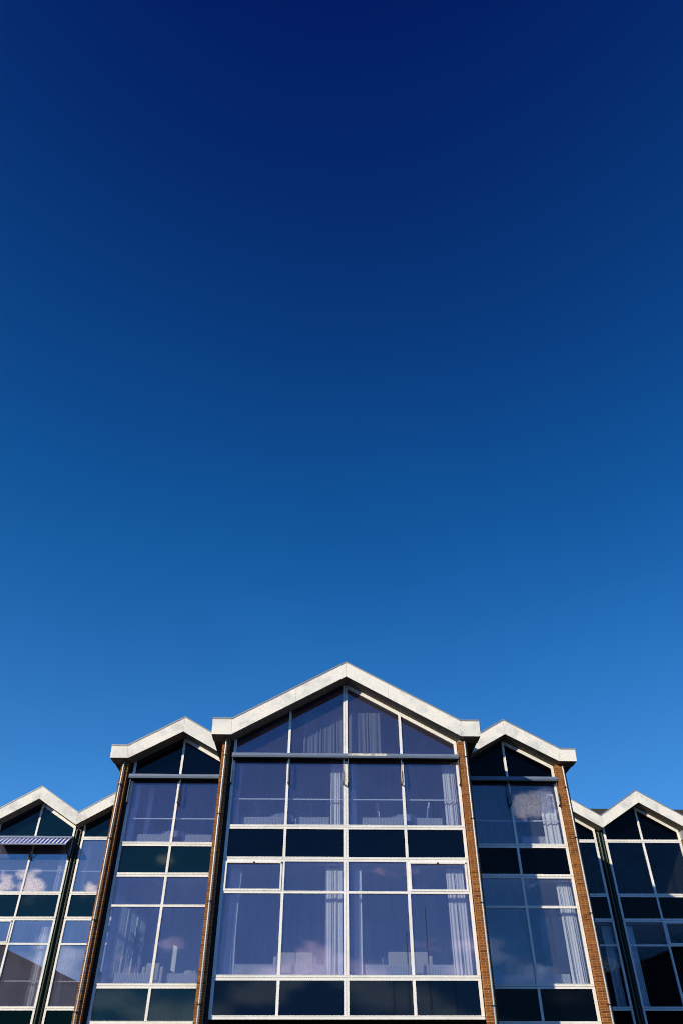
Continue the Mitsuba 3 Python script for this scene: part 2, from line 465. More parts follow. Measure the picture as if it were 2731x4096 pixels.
def room(root, x0, x1, y0, y1, nodes, wall="m_room"):
    """Slabs, back wall and partitions behind a front."""
    for zf, zc, dy in ((-EYE + 0.004, 1.50, 1.2), (2.43, 5.63, 0.16), (6.66, 8.95, 0.16)):
        if zf > 0:
            put("floor_slab", box(x0, x1, y0 + dy, y1, zf - 0.10, zf), "m_carpet", root)
        if zc < 8:
            top = 2.32 if zc < 2 else 6.55
            put("ceiling", box(x0, x1, y0 + (0.11 if zc < 2 else 0.16), y1, zc, top), "m_ceiling" if zc > 2 else "m_dark", root)
    so = soffit_of(nodes)
    xs = [x0] + [n[2] for n in nodes if x0 < n[2] < x1] + [x1]
    put("back_wall", prism([(x0, -EYE), (x1, -EYE)] + [(x, so(x) + 0.052) for x in xs[::-1]], y1, y1 + 0.2), wall, root)


# ---- central block
def soffit_of(nodes):
    xs, zs = [n[2] for n in nodes], [n[3] for n in nodes]
    return lambda x: float(np.interp(x, xs, zs))


C = thing("gabled_building", "tallest and foremost glass-fronted block with a wide white gable, four panes across", "building")
XC = 0.785
nC = [(XC - 4.77, 10.242, XC - 4.755, 9.649), (XC - 4.08, 10.242, XC - 4.065, 9.649), (XC, 12.50, XC, 11.907), (XC + 4.08, 10.242, XC + 4.065, 9.649), (XC + 4.77, 10.242, XC + 4.755, 9.649)]
roof(C, nC, 24.35, 25.0, 36.0, splits=((1, 0.55), (2, 0.38)))
sC = soffit_of(nC)
front(C, [-3.165, -1.25, 0.762, 2.765, 4.722], [0.09, 0.085, 0.158, 0.085, 0.09], 25.0, sC, head=False, sashes=(0, 3), pairs=(2,))
casement_k = None
pier(C, -3.600, -3.345, 24.75, 9.64, "left")
pier(C, 4.790, 5.100, 24.75, 9.64, "right")
put("reveal_trim", box(-3.338, -3.213, 25.01, 25.12, -EYE, 9.66), "m_dark", C)
downpipe(C, -3.462, 24.665, 9.62, (9.02, 7.06, 4.46, 1.83), (8.0, 5.9, 3.1))
downpipe(C, 5.000, 24.665, 9.62, (9.02, 6.95, 4.45, 1.80), (8.4, 5.8, 3.0))
put("side_wall", box(-3.59, -3.35, 25.013, 36.0, -EYE, 9.69), "m_wall", C)
put("side_wall", box(4.83, 5.095, 25.013, 36.0, -EYE, 9.69), "m_wall", C)
put("base_wall", box(-3.35, 4.83, 26.3, 26.5, -EYE, 1.49), "m_wall", C)
room(C, -3.34, 4.82, 25.0, 32.5, nC)

# ---- the wings, a step back on either side
def wing(name_label, xm, sign, label, pier_x, pipe_x, brackets):
    W = thing("gabled_building", label, "building")
    ax = xm - 0.012 * sign
    zk, zkb, za, zab = 10.085, 9.600, 11.225, 10.640
    n = []
    for s, xt, xb, zt, zb in ((-1, 2.62, 2.60, zk, zkb), (-1, 2.03, 1.91, zk, zkb), (0, 0, 0, za, zab), (1, 2.03, 1.91, zk, zkb), (1, 2.62, 2.60, zk, zkb)):
        n.append((ax + s * xt, zt, ax + s * xb, zb))
    # next to the central block the flat end is cut short by its wall
    wall_x = -3.61 if sign < 0 else 5.11
    if sign < 0: n[-1] = (min(n[-1][0], wall_x), zk, min(n[-1][2], wall_x), zkb); 
    else: n[0] = (max(n[0][0], wall_x), zk, max(n[0][2], wall_x), zkb)
    if sign < 0 and n[-1][0] - n[-2][0] < 0.02 or sign > 0 and n[1][0] - n[0][0] < 0.02:
        e = -1 if sign < 0 else 0
        i = -2 if sign < 0 else 1
        n.pop(e)
        t = (wall_x - n[2 if sign < 0 else 1][0])
    roof(W, n, 26.60, 27.25, 38.0)
    s = soffit_of(n)
    if sign < 0:
        xs, ws = [-7.20, xm, -3.70], [0.09, 0.085, 0.09]
    else:
        xs, ws = [5.22, xm, 8.823], [0.09, 0.085, 0.09]
    front(W, xs, ws, 27.25, s, head=False, glass="m_glass" if sign < 0 else "m_glass_right", dark="m_spandrel_left" if sign < 0 else "m_spandrel_right", gable="m_spandrel" if sign < 0 else "m_spandrel_right")
    p0, p1 = pier_x
    pier(W, p0, p1, 27.0, 9.59, "left" if sign < 0 else "right")
    if sign < 0: put("reveal_trim", box(p1 + 0.006, -7.248, 27.26, 27.37, -EYE, 9.6), "m_dark", W)
    downpipe(W, pipe_x, 26.915, 9.57, brackets, (8.0, 5.6, 3.2))
    sx0, sx1 = (p0 + 0.01, p1 - 0.01) if sign < 0 else (p0 + 0.01, p1 - 0.005)
    # outer side wall with a band of side windows to the lower room
    y0, y1, a, b = 27.263, 38.0, 2.95, 5.45
    put("side_wall", box(sx0, sx1, y0, 28.3, -EYE, 9.62), "m_wall", W)
    put("side_wall", box(sx0, sx1, 33.3, y1, -EYE, 9.62), "m_wall", W)
    put("side_wall", box(sx0, sx1, 28.3, 33.3, -EYE, a), "m_wall", W)
    put("side_wall", box(sx0, sx1, 28.3, 33.3, b, 9.62), "m_wall", W)
    for j in range(3):
        ya = 28.3 + j * 1.67
        xx = (sx0 + sx1) / 2
        w = put("side_window", [box(xx - 0.05, xx + 0.05, ya, ya + 0.16, a, b), box(xx - 0.05, xx + 0.05, ya + 1.51, ya + 1.67, a, b), box(xx - 0.048, xx + 0.048, ya + 0.16, ya + 1.51, a, a + 0.09), box(xx - 0.048, xx + 0.048, ya + 0.16, ya + 1.51, b - 0.09, b), box(xx - 0.046, xx + 0.046, ya + 0.16, ya + 1.51, 4.28, 4.40)], "m_dark", W)
        put("pane", trimesh.Trimesh([(xx, ya + 0.1, a), (xx, ya + 1.6, a), (xx, ya + 1.6, b), (xx, ya + 0.1, b)], [[0, 1, 2], [0, 2, 3]], process=False), "m_side_glass", w)
    if sign < 0: room(W, p1, -3.66, 27.25, 34.5, n)
    else: room(W, 5.18, p0, 27.25, 34.5, n)
    put("base_wall", box(-7.4 if sign < 0 else 5.12, -3.62 if sign < 0 else 8.9, 28.5, 28.7, -EYE, 1.49), "m_wall", W)
    return W


WL = wing("l", -5.44, -1, "left wing with a white gable, one step behind the tallest block", (-7.655, -7.385), -7.545, (8.72, 6.85, 4.3, 1.8))
WR = wing("r", 7.03, 1, "right wing with a white gable, half in the shadow of the tallest block", (8.885, 9.225), 9.125, (8.72, 6.95, 4.55, 2.0))

# ---- the outer rows, far back
def outer(label, apexes, x0, x1, sign, bays):
    O = thing("gabled_building", label, "building")
    zA, zAb, zV, zVb = 11.235, 10.655, 10.04, 9.49
    nodes = []
    first = True
    for a in apexes:
        if first:
            nodes.append((a - 2.0, zV, a - 1.985, zVb)); first = False
        nodes.append((a, zA, a, zAb))
        nodes.append((a + 2.0, zV, a + 1.99, zVb))
    if sign < 0:
        nodes = [(nodes[0][0] - 0.7, zV, nodes[0][2] - 0.69, zVb)] + nodes
    else:
        nodes = nodes + [(nodes[-1][0] + 0.7, zV, nodes[-1][2] + 0.69, zVb)]
    roof(O, nodes, 35.0, 35.65, 44.0)
    s = soffit_of(nodes)
    for i, (a, b, c) in enumerate(bays):
        front(O, [a + 0.045, b, c - 0.045], [0.09, 0.085, 0.09], 35.65, s, glass="m_glass_left" if sign < 0 else "m_glass_far", dark="m_spandrel_left" if sign < 0 else "m_spandrel_right", gable="m_spandrel_left" if sign < 0 else "m_spandrel_right", sashes=(0,) if sign < 0 and i == 0 else (1,) if sign > 0 and i == 1 else ())
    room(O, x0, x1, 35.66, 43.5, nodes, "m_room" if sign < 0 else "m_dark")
    return O


bL = [(-15.285, -13.48, -11.675), (-11.30, -9.47, -7.64)]
bR = [(9.42, 11.22, 13.03), (13.435, 15.24, 17.085)]
OL = outer("zigzag-roofed row far back at the left edge, with the striped awning", (-13.50, -9.48), -15.30, -7.40, -1, bL)
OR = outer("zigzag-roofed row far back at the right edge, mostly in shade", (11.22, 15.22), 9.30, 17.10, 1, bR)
for O, g0, g1, xp in ((OL, -11.672, -11.303, (-11.57, -11.40)), (OR, 13.033, 13.432, (13.17, 13.33))):
    put("strip_wall", box(g0, g1, 35.72, 35.90, -EYE, 9.5), "m_dark", O)
    for j, x in enumerate(xp):
        k = put("downpipe", tube([(x, 35.66, 9.45), (x, 35.66, -EYE)], 0.05 if j == 0 else 0.022, 12), "m_green", O, smooth=40)
put("strip_wall", box(-7.64, -7.40, 35.7, 35.9, -EYE, 9.5), "m_dark", OL)
put("strip_wall", box(9.23, 9.42, 35.7, 35.9, -EYE, 9.5), "m_dark", OR)
pier(OL, -15.62, -15.31, 35.40, 9.40, "left", zlow=6.0)
pier(OR, 17.11, 17.42, 35.40, 9.10, "right", zlow=6.0)
put("pier_cap", box(17.09, 17.45, 35.36, 35.72, 9.11, 9.47), "m_zinc", OR)
put("side_wall", box(-15.61, -15.32, 35.663, 44.0, -EYE, 9.5), "m_wall", OL)
put("side_wall", box(17.12, 17.41, 35.663, 44.0, -EYE, 9.5), "m_wall", OR)
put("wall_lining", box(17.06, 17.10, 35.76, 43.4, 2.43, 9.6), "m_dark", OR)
k = thing("rear_roof", "flat dark roof showing in the dips behind the right zigzag row", "roof")
own(k, prism([(11.0, -EYE), (26, -EYE), (26, 13.05), (11.0, 13.12)], 44.3, 50), "m_roof")

# ------------------------------------------------------------------ awnings
def awning(label, x0, x1, y, arms, patch=None):
    A = thing("folded_awning", label, "awning")
    put("cassette", prism_x([(y, 9.046), (y - 0.006, 9.075), (y, 9.142), (y + 0.20, 9.160), (y + 0.20, 9.046)], x0, x1), "m_cassette", A)
    put("front_bar", [box(x0 + 0.005, x1 - 0.005, y - 0.012, y + 0.06, 8.992, 9.036), box(x0 + 0.01, x1 - 0.01, y + 0.02, y + 0.15, 9.036, 9.046)], "m_arm", A)
    put("underside", box(x0 + 0.01, x1 - 0.01, y + 0.062, y + 0.2, 8.998, 9.034), "m_dark", A)
    for x in arms:
        a = put("arm", box(x - 0.013, x + 0.013, y + 0.07, y + 0.11, 8.15, 8.990), "m_arm", A)
        put("arm_joint", [box(x + 0.018, x + 0.036, y + 0.07, y + 0.11, 8.16, 8.55), box(x - 0.02, x + 0.02, y + 0.05, y + 0.24, 8.12, 8.16)], "m_iron", a)
    if patch:
        put("worn_strip", box(patch[0], patch[1], y - 0.012, y - 0.004, 9.062, 9.138), "m_patch", A, label="worn whitish strip on the grey awning box")
    return A


awning("long blue-grey awning box folded under the tallest gable", -3.225, 4.765, 24.74, (-3.19, -1.215, 0.695, 0.845, 2.725, 4.735), (0.85, 2.2))
awning("blue-grey awning box folded under the left wing's gable", -7.30, -3.66, 27.0, (-7.24, -5.365))
awning("blue-grey awning box folded under the right wing's gable, half shaded", 5.20, 8.875, 27.0, (6.97, 8.815))
A = thing("striped_awning", "blue and white striped awning let out over a window at the left edge", "awning")
put("cassette", prism_x([(35.42, 9.0), (35.41, 9.03), (35.42, 9.09), (35.64, 9.12), (35.64, 9.0)], -15.28, -11.66), "m_cassette", A)
fy, fz = np.linspace(35.45, 34.86, 9), 8.99 - 0.36 * np.linspace(0, 1, 9) ** 1.25
put("fabric", trimesh.util.concatenate([trimesh.convex.convex_hull(np.array([(x, y, z + e) for x in (-15.24, -11.70) for y, z in ((fy[i], fz[i]), (fy[i + 1], fz[i + 1])) for e in (0, -0.004)])) for i in range(8)]), "m_stripes", A)
put("lining", trimesh.util.concatenate([trimesh.convex.convex_hull(np.array([(x, y, z + e) for x in (-15.23, -11.71) for y, z in ((fy[i], fz[i]), (fy[i + 1], fz[i + 1])) for e in (-0.008, -0.014)])) for i in range(8)]), "m_dark", A)
put("front_bar", box(-15.25, -11.69, 34.83, 34.88, 8.575, 8.625), "m_cassette", A)
for x in (-15.24, -13.46, -11.70):
    a = put("arm", [tube([(x, 35.62, 8.18), (x + 0.0, 34.88, 8.59)], 0.022, 6), tube([(x, 35.62, 8.18), (x, 35.5, 8.98)], 0.02, 6)], "m_iron", A)
    put("wall_bracket", box(x - 0.05, x + 0.05, 35.57, 35.645, 8.12, 8.24), "m_iron", a)

# ------------------------------------------------------------------ inside: curtains, radiators, furniture
def wavy(x0, x1, y, z0, z1, fold=0.085, amp=0.032, gather=0.0, ph=0.0):
    """A hanging curtain with soft folds, closed and a few millimetres thick."""
    nx, nz = int(max(8, (x1 - x0) / fold * 8)), 10
    u, t = np.meshgrid(np.linspace(0, 1, nx), np.linspace(0, 1, nz), indexing="ij")
    wob = 0.5 + 0.5 * t
    X = x0 + (x1 - x0) * u + gather * np.sin(t * math.pi) * (0.5 - u)
    q = (x1 - x0) * u / fold * 2 * math.pi + ph
    q = q + 1.5 * np.sin(0.31 * q + ph * 3) + 1.1 * np.sin(0.17 * q + ph) * (0.6 + 0.6 * t)      # folds of uneven width
    amp = amp * (1 + 0.55 * np.sin(0.23 * q + 2 * ph))
    Y = y + amp * (np.sin(q) + 0.45 * np.sin(q * 0.53 + 1.3 + 0.6 * t)) * (0.55 + 0.6 * t)
    ZZ = z1 + (z0 - z1) * t
    v = np.stack([X, Y, ZZ], -1).reshape(-1, 3)
    f = []
    for i in range(nx - 1):
        for j in range(nz - 1):
            a, b = i * nz + j, (i + 1) * nz + j
            f += [[a, b, b + 1], [a, b + 1, a + 1]]
    f = np.array(f)
    m = len(v)
    edge = []
    ring = [i * nz for i in range(nx)] + [(nx - 1) * nz + j for j in range(1, nz)] + [i * nz + nz - 1 for i in range(nx - 2, -1, -1)] + [j for j in range(nz - 2, 0, -1)]
    for a, b in zip(ring, ring[1:] + ring[:1]):
        edge += [[a, b + m, b], [a, a + m, b + m]]
    return trimesh.Trimesh(np.vstack([v, v + [0, 0.004, 0]]), np.vstack([f, f[:, ::-1] + m, edge]), process=False)


def curtain(label, x0, x1, y, z0, z1, **k):
    c = thing("curtain", label, "curtain")
    m = "m_net" if "sheer" in label else "m_curtain"
    own(c, wavy(x0, x1, y, z0, z1, ph=rnd.random() * 6, **k), m, smooth=True)


LO, UP = (2.46, 5.58), (6.72, 8.98)
curtain("pale curtain at the left end of the tallest block's lower room", -2.98, -2.60, 25.42, *LO, gather=0.08)
curtain("pale curtain left of the middle mullion in the tallest block's lower room", 0.12, 0.67, 25.38, *LO)
curtain("narrow pale curtain right of the middle mullion in the tallest block's lower room", 1.02, 1.27, 25.38, *LO)
curtain("wide pale curtain at the right end of the tallest block's lower room", 4.05, 4.62, 25.38, *LO)
curtain("thin curtain at the left end of the tallest block's upper room", -3.03, -2.86, 25.42, *UP, gather=0.1)
curtain("pale curtain left of the middle mullion in the tallest block's upper room", 0.26, 0.67, 25.38, *UP)
curtain("narrow curtain right of the middle mullion in the tallest block's upper room", 0.98, 1.14, 25.38, *UP)
curtain("pale curtain at the right end of the tallest block's upper room", 4.22, 4.66, 25.38, *UP)
curtain("slim pale curtain at the left end of the left wing's lower room", -7.16, -7.00, 27.62, *LO)
curtain("slim pale curtain at the right end of the left wing's lower room", -3.95, -3.80, 27.62, *LO)
curtain("pale curtain at the left end of the left wing's upper room", -7.14, -6.90, 27.62, *UP)
curtain("second curtain standing behind the rail in the left wing's upper room", -6.66, -6.46, 28.0, *UP)
curtain("wide grey curtain at the right end of the right wing's lower room", 8.30, 8.80, 27.62, *LO)
curtain("pinkish curtain beside the cloud reflection in the right wing's upper room", 8.22, 8.80, 27.62, *UP, fold=0.14)
curtain("pale curtain behind the lower panes under the striped awning", -12.33, -11.88, 36.05, *LO)
curtain("pale curtain behind the upper pane under the striped awning", -12.2, -11.92, 36.05, *UP)
curtain("slim curtain in the lower room right of the green downpipe", -11.12, -10.93, 36.05, *LO)
curtain("slim curtain in the upper room right of the green downpipe", -11.05, -10.85, 36.05, *UP)
curtain("curtain in the shaded far right row, left of the dark pipe", 12.53, 12.95, 36.05, *LO)
curtain("curtain in the shaded far right row, right of the dark pipe", 13.58, 13.93, 36.05, *LO)

curtain("sheer curtain in the tall gable pane left of the middle mullion", -0.75, 0.66, 25.45, 9.18, 10.95, fold=0.13)
curtain("sheer curtain in the tall gable pane right of the middle mullion", 0.90, 2.1, 25.45, 9.18, 10.95, fold=0.15)


def side_curtain(label, x, y0, y1):
    c = thing("curtain", label, "curtain")
    m = wavy(0, y1 - y0, 0, 2.46, 5.55)
    v = m.vertices.copy()
    m.vertices = np.c_[x + v[:, 1], y0 + v[:, 0], v[:, 2]]
    own(c, m, "m_sheer", smooth=True)


side_curtain("curtain over the side window of the left wing nearest the front", -7.18, 28.4, 29.85)
side_curtain("curtain over the side window deep in the left wing, behind the plant", -7.18, 30.0, 31.5)
side_curtain("curtain at the far side window of the left wing", -7.18, 31.65, 33.25)
side_curtain("curtain over the side window deep in the right wing, behind the plant", 8.72, 29.85, 30.3)
side_curtain("curtain at the far side window of the right wing", 8.72, 31.5, 32.1)


def radiator(label, x0, x1, y, z0, z1):
    r = thing("radiator", label, "radiator")
    put("casing", [box(x0, x1, y + 0.03, y + 0.12, z0, z1 - 0.006), box(x0, x1, y - 0.002, y + 0.12, z1 - 0.005, z1 + 0.012)], "m_radiator", r)
    n = int((x1 - x0) / 0.05)
    put("fins", [box(x0 + i * 0.05 + 0.006, x0 + i * 0.05 + 0.034, y, y + 0.029, z0 + 0.02, z1 - 0.008) for i in range(n)], "m_radiator", r, kind="stuff")


for wh, zz in (("lower", (2.60, 2.875)), ("upper", (6.86, 7.155))):
    radiator(f"ribbed radiator under the first pane from the left, {wh} room of the tallest block", -2.80, -1.30, 25.42, *zz)
    radiator(f"ribbed radiator under the second pane from the left, {wh} room of the tallest block", -0.89, 0.22, 25.42, *zz)
    radiator(f"ribbed radiator under the third pane from the left, {wh} room of the tallest block", 1.35, 2.76, 25.42, *zz)
    radiator(f"ribbed radiator under the fourth pane from the left, {wh} room of the tallest block", 3.13, 4.10, 25.42, *zz)
    radiator(f"ribbed radiator under the left pane, {wh} room of the left wing", -6.80, -5.55, 27.66, *zz)
    radiator(f"ribbed radiator under the right pane, {wh} room of the left wing", -5.12, -4.05, 27.66, *zz)
    radiator(f"ribbed radiator across the {wh} room of the right wing", 5.72 if wh == "lower" else 7.33, 8.25, 27.66, *zz)


def rail(label, x0, x1, y, z):
    r = thing("guard_rail", label, "rail")
    own(r, tube([(x0, y, z), (x1, y, z)], 0.024, 8), "m_lamp", smooth=True)


rail("white guard rail behind the left pair of upper panes of the tallest block", -3.10, 0.66, 25.22, 7.70)
rail("white guard rail behind the right pair of upper panes of the tallest block", 0.86, 4.65, 25.22, 7.70)
rail("white guard rail behind the left wing's upper panes", -7.14, -3.75, 27.47, 7.665)
rail("white guard rail behind the right wing's upper panes", 5.30, 8.78, 27.47, 7.66)
rail("white guard rail behind the upper panes under the striped awning", -15.2, -11.75, 35.84, 7.69)
rail("white guard rail low behind the panes under the striped awning", -15.2, -11.75, 35.84, 3.46)
rail("white guard rail low in the bay right of the green downpipe", -11.22, -7.7, 35.84, 3.45)
rail("white guard rail behind the upper panes right of the green downpipe", -11.22, -7.7, 35.84, 7.68)


def rounded(x0, x1, y0, y1, z0, z1, r=0.05):
    m = trimesh.creation.icosphere(subdivisions=1, radius=r)
    pts = np.vstack([m.vertices + np.array([x, y, z]) for x in (x0 + r, x1 - r) for y in (y0 + r, y1 - r) for z in (z0 + r, z1 - r)])
    return trimesh.convex.convex_hull(pts)


def sofa(label, x0, x1, y, top, z=2.43, seats=2, back=1):
    """back=1: the back rest is towards the window (y), seat beyond it."""
    s = thing("sofa" if seats > 1 else "armchair", label, "sofa" if seats > 1 else "armchair")
    y2 = y + 0.85
    put("base", rounded(x0 + 0.05, x1 - 0.05, y + 0.05, y2, z + 0.14, z + 0.34), "m_sofa", s, smooth=30)
    put("arm_rest", rounded(x0, x0 + 0.14, y + 0.02, y2 - 0.02, z + 0.12, top - 0.10), "m_sofa", s, smooth=30)
    put("arm_rest", rounded(x1 - 0.14, x1, y + 0.02, y2 - 0.02, z + 0.12, top - 0.10), "m_sofa", s, smooth=30)
    w = (x1 - x0 - 0.28) / seats
    for i in range(seats):
        a = x0 + 0.14 + i * w
        put("back_cushion", rounded(a + 0.004, a + w - 0.004, y, y + 0.22, z + 0.3, top), "m_sofa", s, smooth=30)
        put("seat_cushion", rounded(a + 0.004, a + w - 0.004, y + 0.23, y2, z + 0.34, z + 0.47), "m_sofa", s, smooth=30)
    for x in (x0 + 0.08, x1 - 0.08):
        for yy in (y + 0.1, y2 - 0.1):
            put("leg", tube([(x, yy, z), (x, yy, z + 0.15)], 0.022, 6), "m_wood", s)


sofa("cream sofa behind the second radiator in the tallest block's lower room", -1.50, -0.09, 26.2, 3.31, seats=2)
sofa("cream sofa behind the third and fourth panes in the tallest block's lower room", 1.97, 3.55, 26.2, 3.33, seats=2)
sofa("cream armchair behind the middle mullion in the left wing's lower room", -6.02, -5.28, 28.3, 3.26, seats=1)
sofa("low cream sofa at the right of the left wing's lower room", -4.78, -3.9, 28.6, 3.08, seats=2)
sofa("cream armchair in front of the plant in the right wing's lower room", 6.85, 7.75, 28.3, 3.27, seats=1)
sofa("cream armchair at the left of the right wing's lower room", 5.4, 6.26, 28.4, 3.08, seats=1)


def plant(label, x, y, z, crowns, pot_h=0.42):
    """A yucca: pot, bare stems, and heads of arching sword leaves."""
    p = thing("potted_plant", label, "plant")
    put("pot", lathe([(0.001, z), (0.15, z), (0.20, z + pot_h), (0.17, z + pot_h), (0.16, z + pot_h - 0.06), (0.001, z + pot_h - 0.06)], x, y), "m_pot", p, smooth=40)
    r = np.random.default_rng(abs(int(x * 100)))
    for dx, dy, h, n, L in crowns:
        put("stem", tube([(x + dx * 0.3, y + dy * 0.3, z + pot_h - 0.05), (x + dx * 0.6, y + dy * 0.6, z + h * 0.6), (x + dx, y + dy, z + h)], [0.035, 0.03, 0.025], 7), "m_trunk", p, smooth=True)
        for i in range(n):
            az, up = r.uniform(0, 2 * math.pi), r.uniform(-0.5, 1.3)
            l = L * r.uniform(0.75, 1.1)
            t = np.linspace(0, 1, 6)
            out = l * (t * math.cos(up) * 0.8 + 0.10 * t)
            zz = z + h + l * (t * math.sin(up) - (0.62 - 0.25 * math.sin(up)) * t ** 2.2)
            c = np.c_[x + dx + np.cos(az) * out, y + dy + np.sin(az) * out, zz]
            wd = 0.03 * (1 - t ** 2) * np.minimum(1, 0.4 + 4 * t) + 0.002
            sx = np.array([-math.sin(az), math.cos(az), 0])
            v = np.vstack([c + sx * wd[:, None], c - sx * wd[:, None], c - [0, 0, 0.006]])
            f = []
            for j in range(5):
                for a, b in ((0, 6), (6, 12), (12, 0)):
                    f += [[a + j, a + j + 1, b + j + 1], [a + j, b + j + 1, b + j]]
            put("leaf", trimesh.Trimesh(v, f, process=False), "m_leaf", p, smooth=True)


plant("dark yucca with drooping leaves at the left of the tallest block's lower room", -2.45, 26.2, 2.43, ((-0.12, 0, 1.25, 34, 0.55), (0.36, 0.1, 0.95, 22, 0.42)))
plant("yucca with pale-backed leaves at the right of the tallest block's lower room", 4.15, 27.2, 2.43, ((0.0, 0, 1.05, 26, 0.5),))
plant("tall drooping yucca in the left wing's lower room", -6.45, 28.7, 2.43, ((0, 0, 1.5, 48, 0.78), (0.1, 0.1, 1.15, 26, 0.62)))
plant("broad yucca before the side window of the right wing's lower room", 8.1, 28.8, 2.43, ((0, 0, 1.15, 44, 0.62), (0.2, 0.15, 0.85, 24, 0.5)))


def chair(label, x, y, z, face):
    """A light armchair of bent tube; face: +1 looks to the right."""
    c = thing("tube_chair", label, "chair")
    for s in (-0.24, 0.24):
        put("side_frame", [tube([(x - 0.22 * face, y + s, z), (x - 0.25 * face, y + s, z + 0.45), (x - 0.33 * face, y + s, z + 1.18)], 0.016, 6), tube([(x + 0.24 * face, y + s, z), (x + 0.22 * face, y + s, z + 0.62), (x + 0.15 * face, y + s, z + 0.68), (x - 0.27 * face, y + s, z + 0.64)], 0.016, 6)], "m_chair", c, smooth=50)
    put("seat", rounded(x - 0.26, x + 0.24, y - 0.23, y + 0.23, z + 0.40, z + 0.47, 0.03), "m_cloth", c, smooth=30)
    put("back_rest", bar((x - 0.27 * face, y, z + 0.62), (x - 0.325 * face, y, z + 1.14), 0.03, 0.44), "m_cloth", c)


def table(label, x, y, z):
    t = thing("dining_table", label, "table")
    put("top", lathe([(0.001, z + 0.70), (0.44, z + 0.70), (0.45, z + 0.715), (0.44, z + 0.73), (0.001, z + 0.73)], x, y, 32), "m_wood", t, smooth=30)
    put("pedestal", lathe([(0.001, z), (0.26, z), (0.24, z + 0.03), (0.04, z + 0.06), (0.035, z + 0.70), (0.001, z + 0.70)], x, y, 20), "m_chair", t, smooth=30)
    c = thing("tablecloth", "pale cloth on the " + label, "tablecloth")
    n = 64
    ring, v, f = [(0.0, 0.736), (0.40, 0.737), (0.462, 0.728), (0.475, 0.66), (0.49, 0.50)], [], []
    for i, (rr, h) in enumerate(ring):
        for j in range(n):
            a = j * 2 * math.pi / n
            r2 = rr + (0.022 * math.sin(a * 9) * max(0, i - 2))
            v.append((x + r2 * math.cos(a), y + r2 * math.sin(a), z + h))
    for i in range(len(ring) - 1):
        for j in range(n):
            a, b = i * n + j, i * n + (j + 1) % n
            f += [[a, a + n, b + n], [a, b + n, b]]
    own(c, trimesh.Trimesh(v, f, process=False), "m_cloth", smooth=True)


UZ = 6.66
chair("pale tube chair left of the table, behind the first upper pane of the tallest block", -2.05, 26.2, UZ, 1)
chair("pale tube chair right of the table, behind the second upper pane of the tallest block", -0.72, 26.2, UZ, -1)
table("round table in the left half of the tallest block's upper room", -1.42, 26.2, UZ)
chair("pale tube chair behind the third upper pane of the tallest block", 2.25, 26.2, UZ, 1)
chair("pale tube chair behind the fourth upper pane of the tallest block", 3.42, 26.2, UZ, -1)
table("round table in the right half of the tallest block's upper room", 2.85, 26.2, UZ)
chair("pale tube chair at the left of the left wing's upper room", -6.15, 28.4, UZ, 1)
chair("pale tube chair at the right of the left wing's upper room", -4.88, 28.4, UZ, -1)
table("round table in the left wing's upper room", -5.55, 28.4, UZ)


def dome(label, x, y, r=0.26, z=5.63):
    d = thing("ceiling_lamp", label, "ceiling lamp")
    put("rim", lathe([(r - 0.03, z - 0.03), (r + 0.02, z - 0.03), (r + 0.02, z), (r - 0.03, z)], x, y), "m_chair", d, smooth=30)
    put("dome", lathe([(0.001, z - 0.11)] + [((r - 0.035) * math.sin(t), z - 0.11 + 0.11 * (1 - math.cos(t))) for t in np.linspace(0.2, 1.5, 8)], x, y), "m_lamp", d, smooth=True)


def spot(label, x, y, r=0.075, h=0.1, z=5.63):
    d = thing("ceiling_spot", label, "ceiling lamp", group=None)
    put("can", lathe([(r - 0.012, z - h), (r, z - h), (r, z), (r - 0.012, z)], x, y, 16), "m_lamp", d, smooth=30)
    put("reflector", lathe([(0.001, z - h + 0.05), (r - 0.014, z - h + 0.01)], x, y, 16), "m_dark", d)


dome("round ceiling lamp at the left of the tallest block's lower room", -2.08, 28.1)
dome("round ceiling lamp at the right of the tallest block's lower room", 3.78, 28.1)
spot("small ceiling spot nearest the window, left half of the tallest block", -2.16, 26.77)
spot("small ceiling spot nearest the window, right half of the tallest block", 3.79, 26.81)
dome("round ceiling lamp of the left wing's lower room", -5.77, 27.99)
spot("ceiling spot at the right of the left wing's lower room", -4.61, 29.24)
dome("round ceiling lamp of the right wing's lower room", 7.41, 27.97)
spot("ceiling can lamp nearest the window in the right wing", 6.17, 28.7)
spot("ceiling can lamp deeper in the right wing's lower room", 7.38, 30.56)

# back wall pieces of the central lower room
p = thing("framed_picture", "large framed picture on the back wall behind the first pane of the lower room", "picture")
put("frame", [box(-2.95, -1.83, 32.40, 32.46, 4.98, 5.06), box(-2.95, -1.83, 32.40, 32.46, 3.56, 3.64), box(-2.95, -2.87, 32.402, 32.46, 3.64, 4.98), box(-1.91, -1.83, 32.402, 32.46, 3.64, 4.98)], "m_wood", p)
put("canvas", box(-2.87, -1.91, 32.43, 32.46, 3.64, 4.98), "m_picture", p)
put("pale_shape", prism([(-2.65, 4.0), (-2.15, 3.9), (-2.12, 4.25), (-2.25, 4.52), (-2.5, 4.55), (-2.68, 4.35)], 32.422, 32.432), "m_pale", p)
p = thing("framed_picture", "framed picture on the back wall behind the fourth pane of the lower room", "picture")
put("frame", [box(3.30, 4.12, 32.40, 32.46, 4.97, 5.04), box(3.30, 4.12, 32.40, 32.46, 3.7, 3.77), box(3.30, 3.37, 32.402, 32.46, 3.77, 4.97), box(4.05, 4.12, 32.402, 32.46, 3.77, 4.97)], "m_wood", p)
put("canvas", box(3.37, 4.05, 32.43, 32.46, 3.77, 4.97), "m_picture", p)


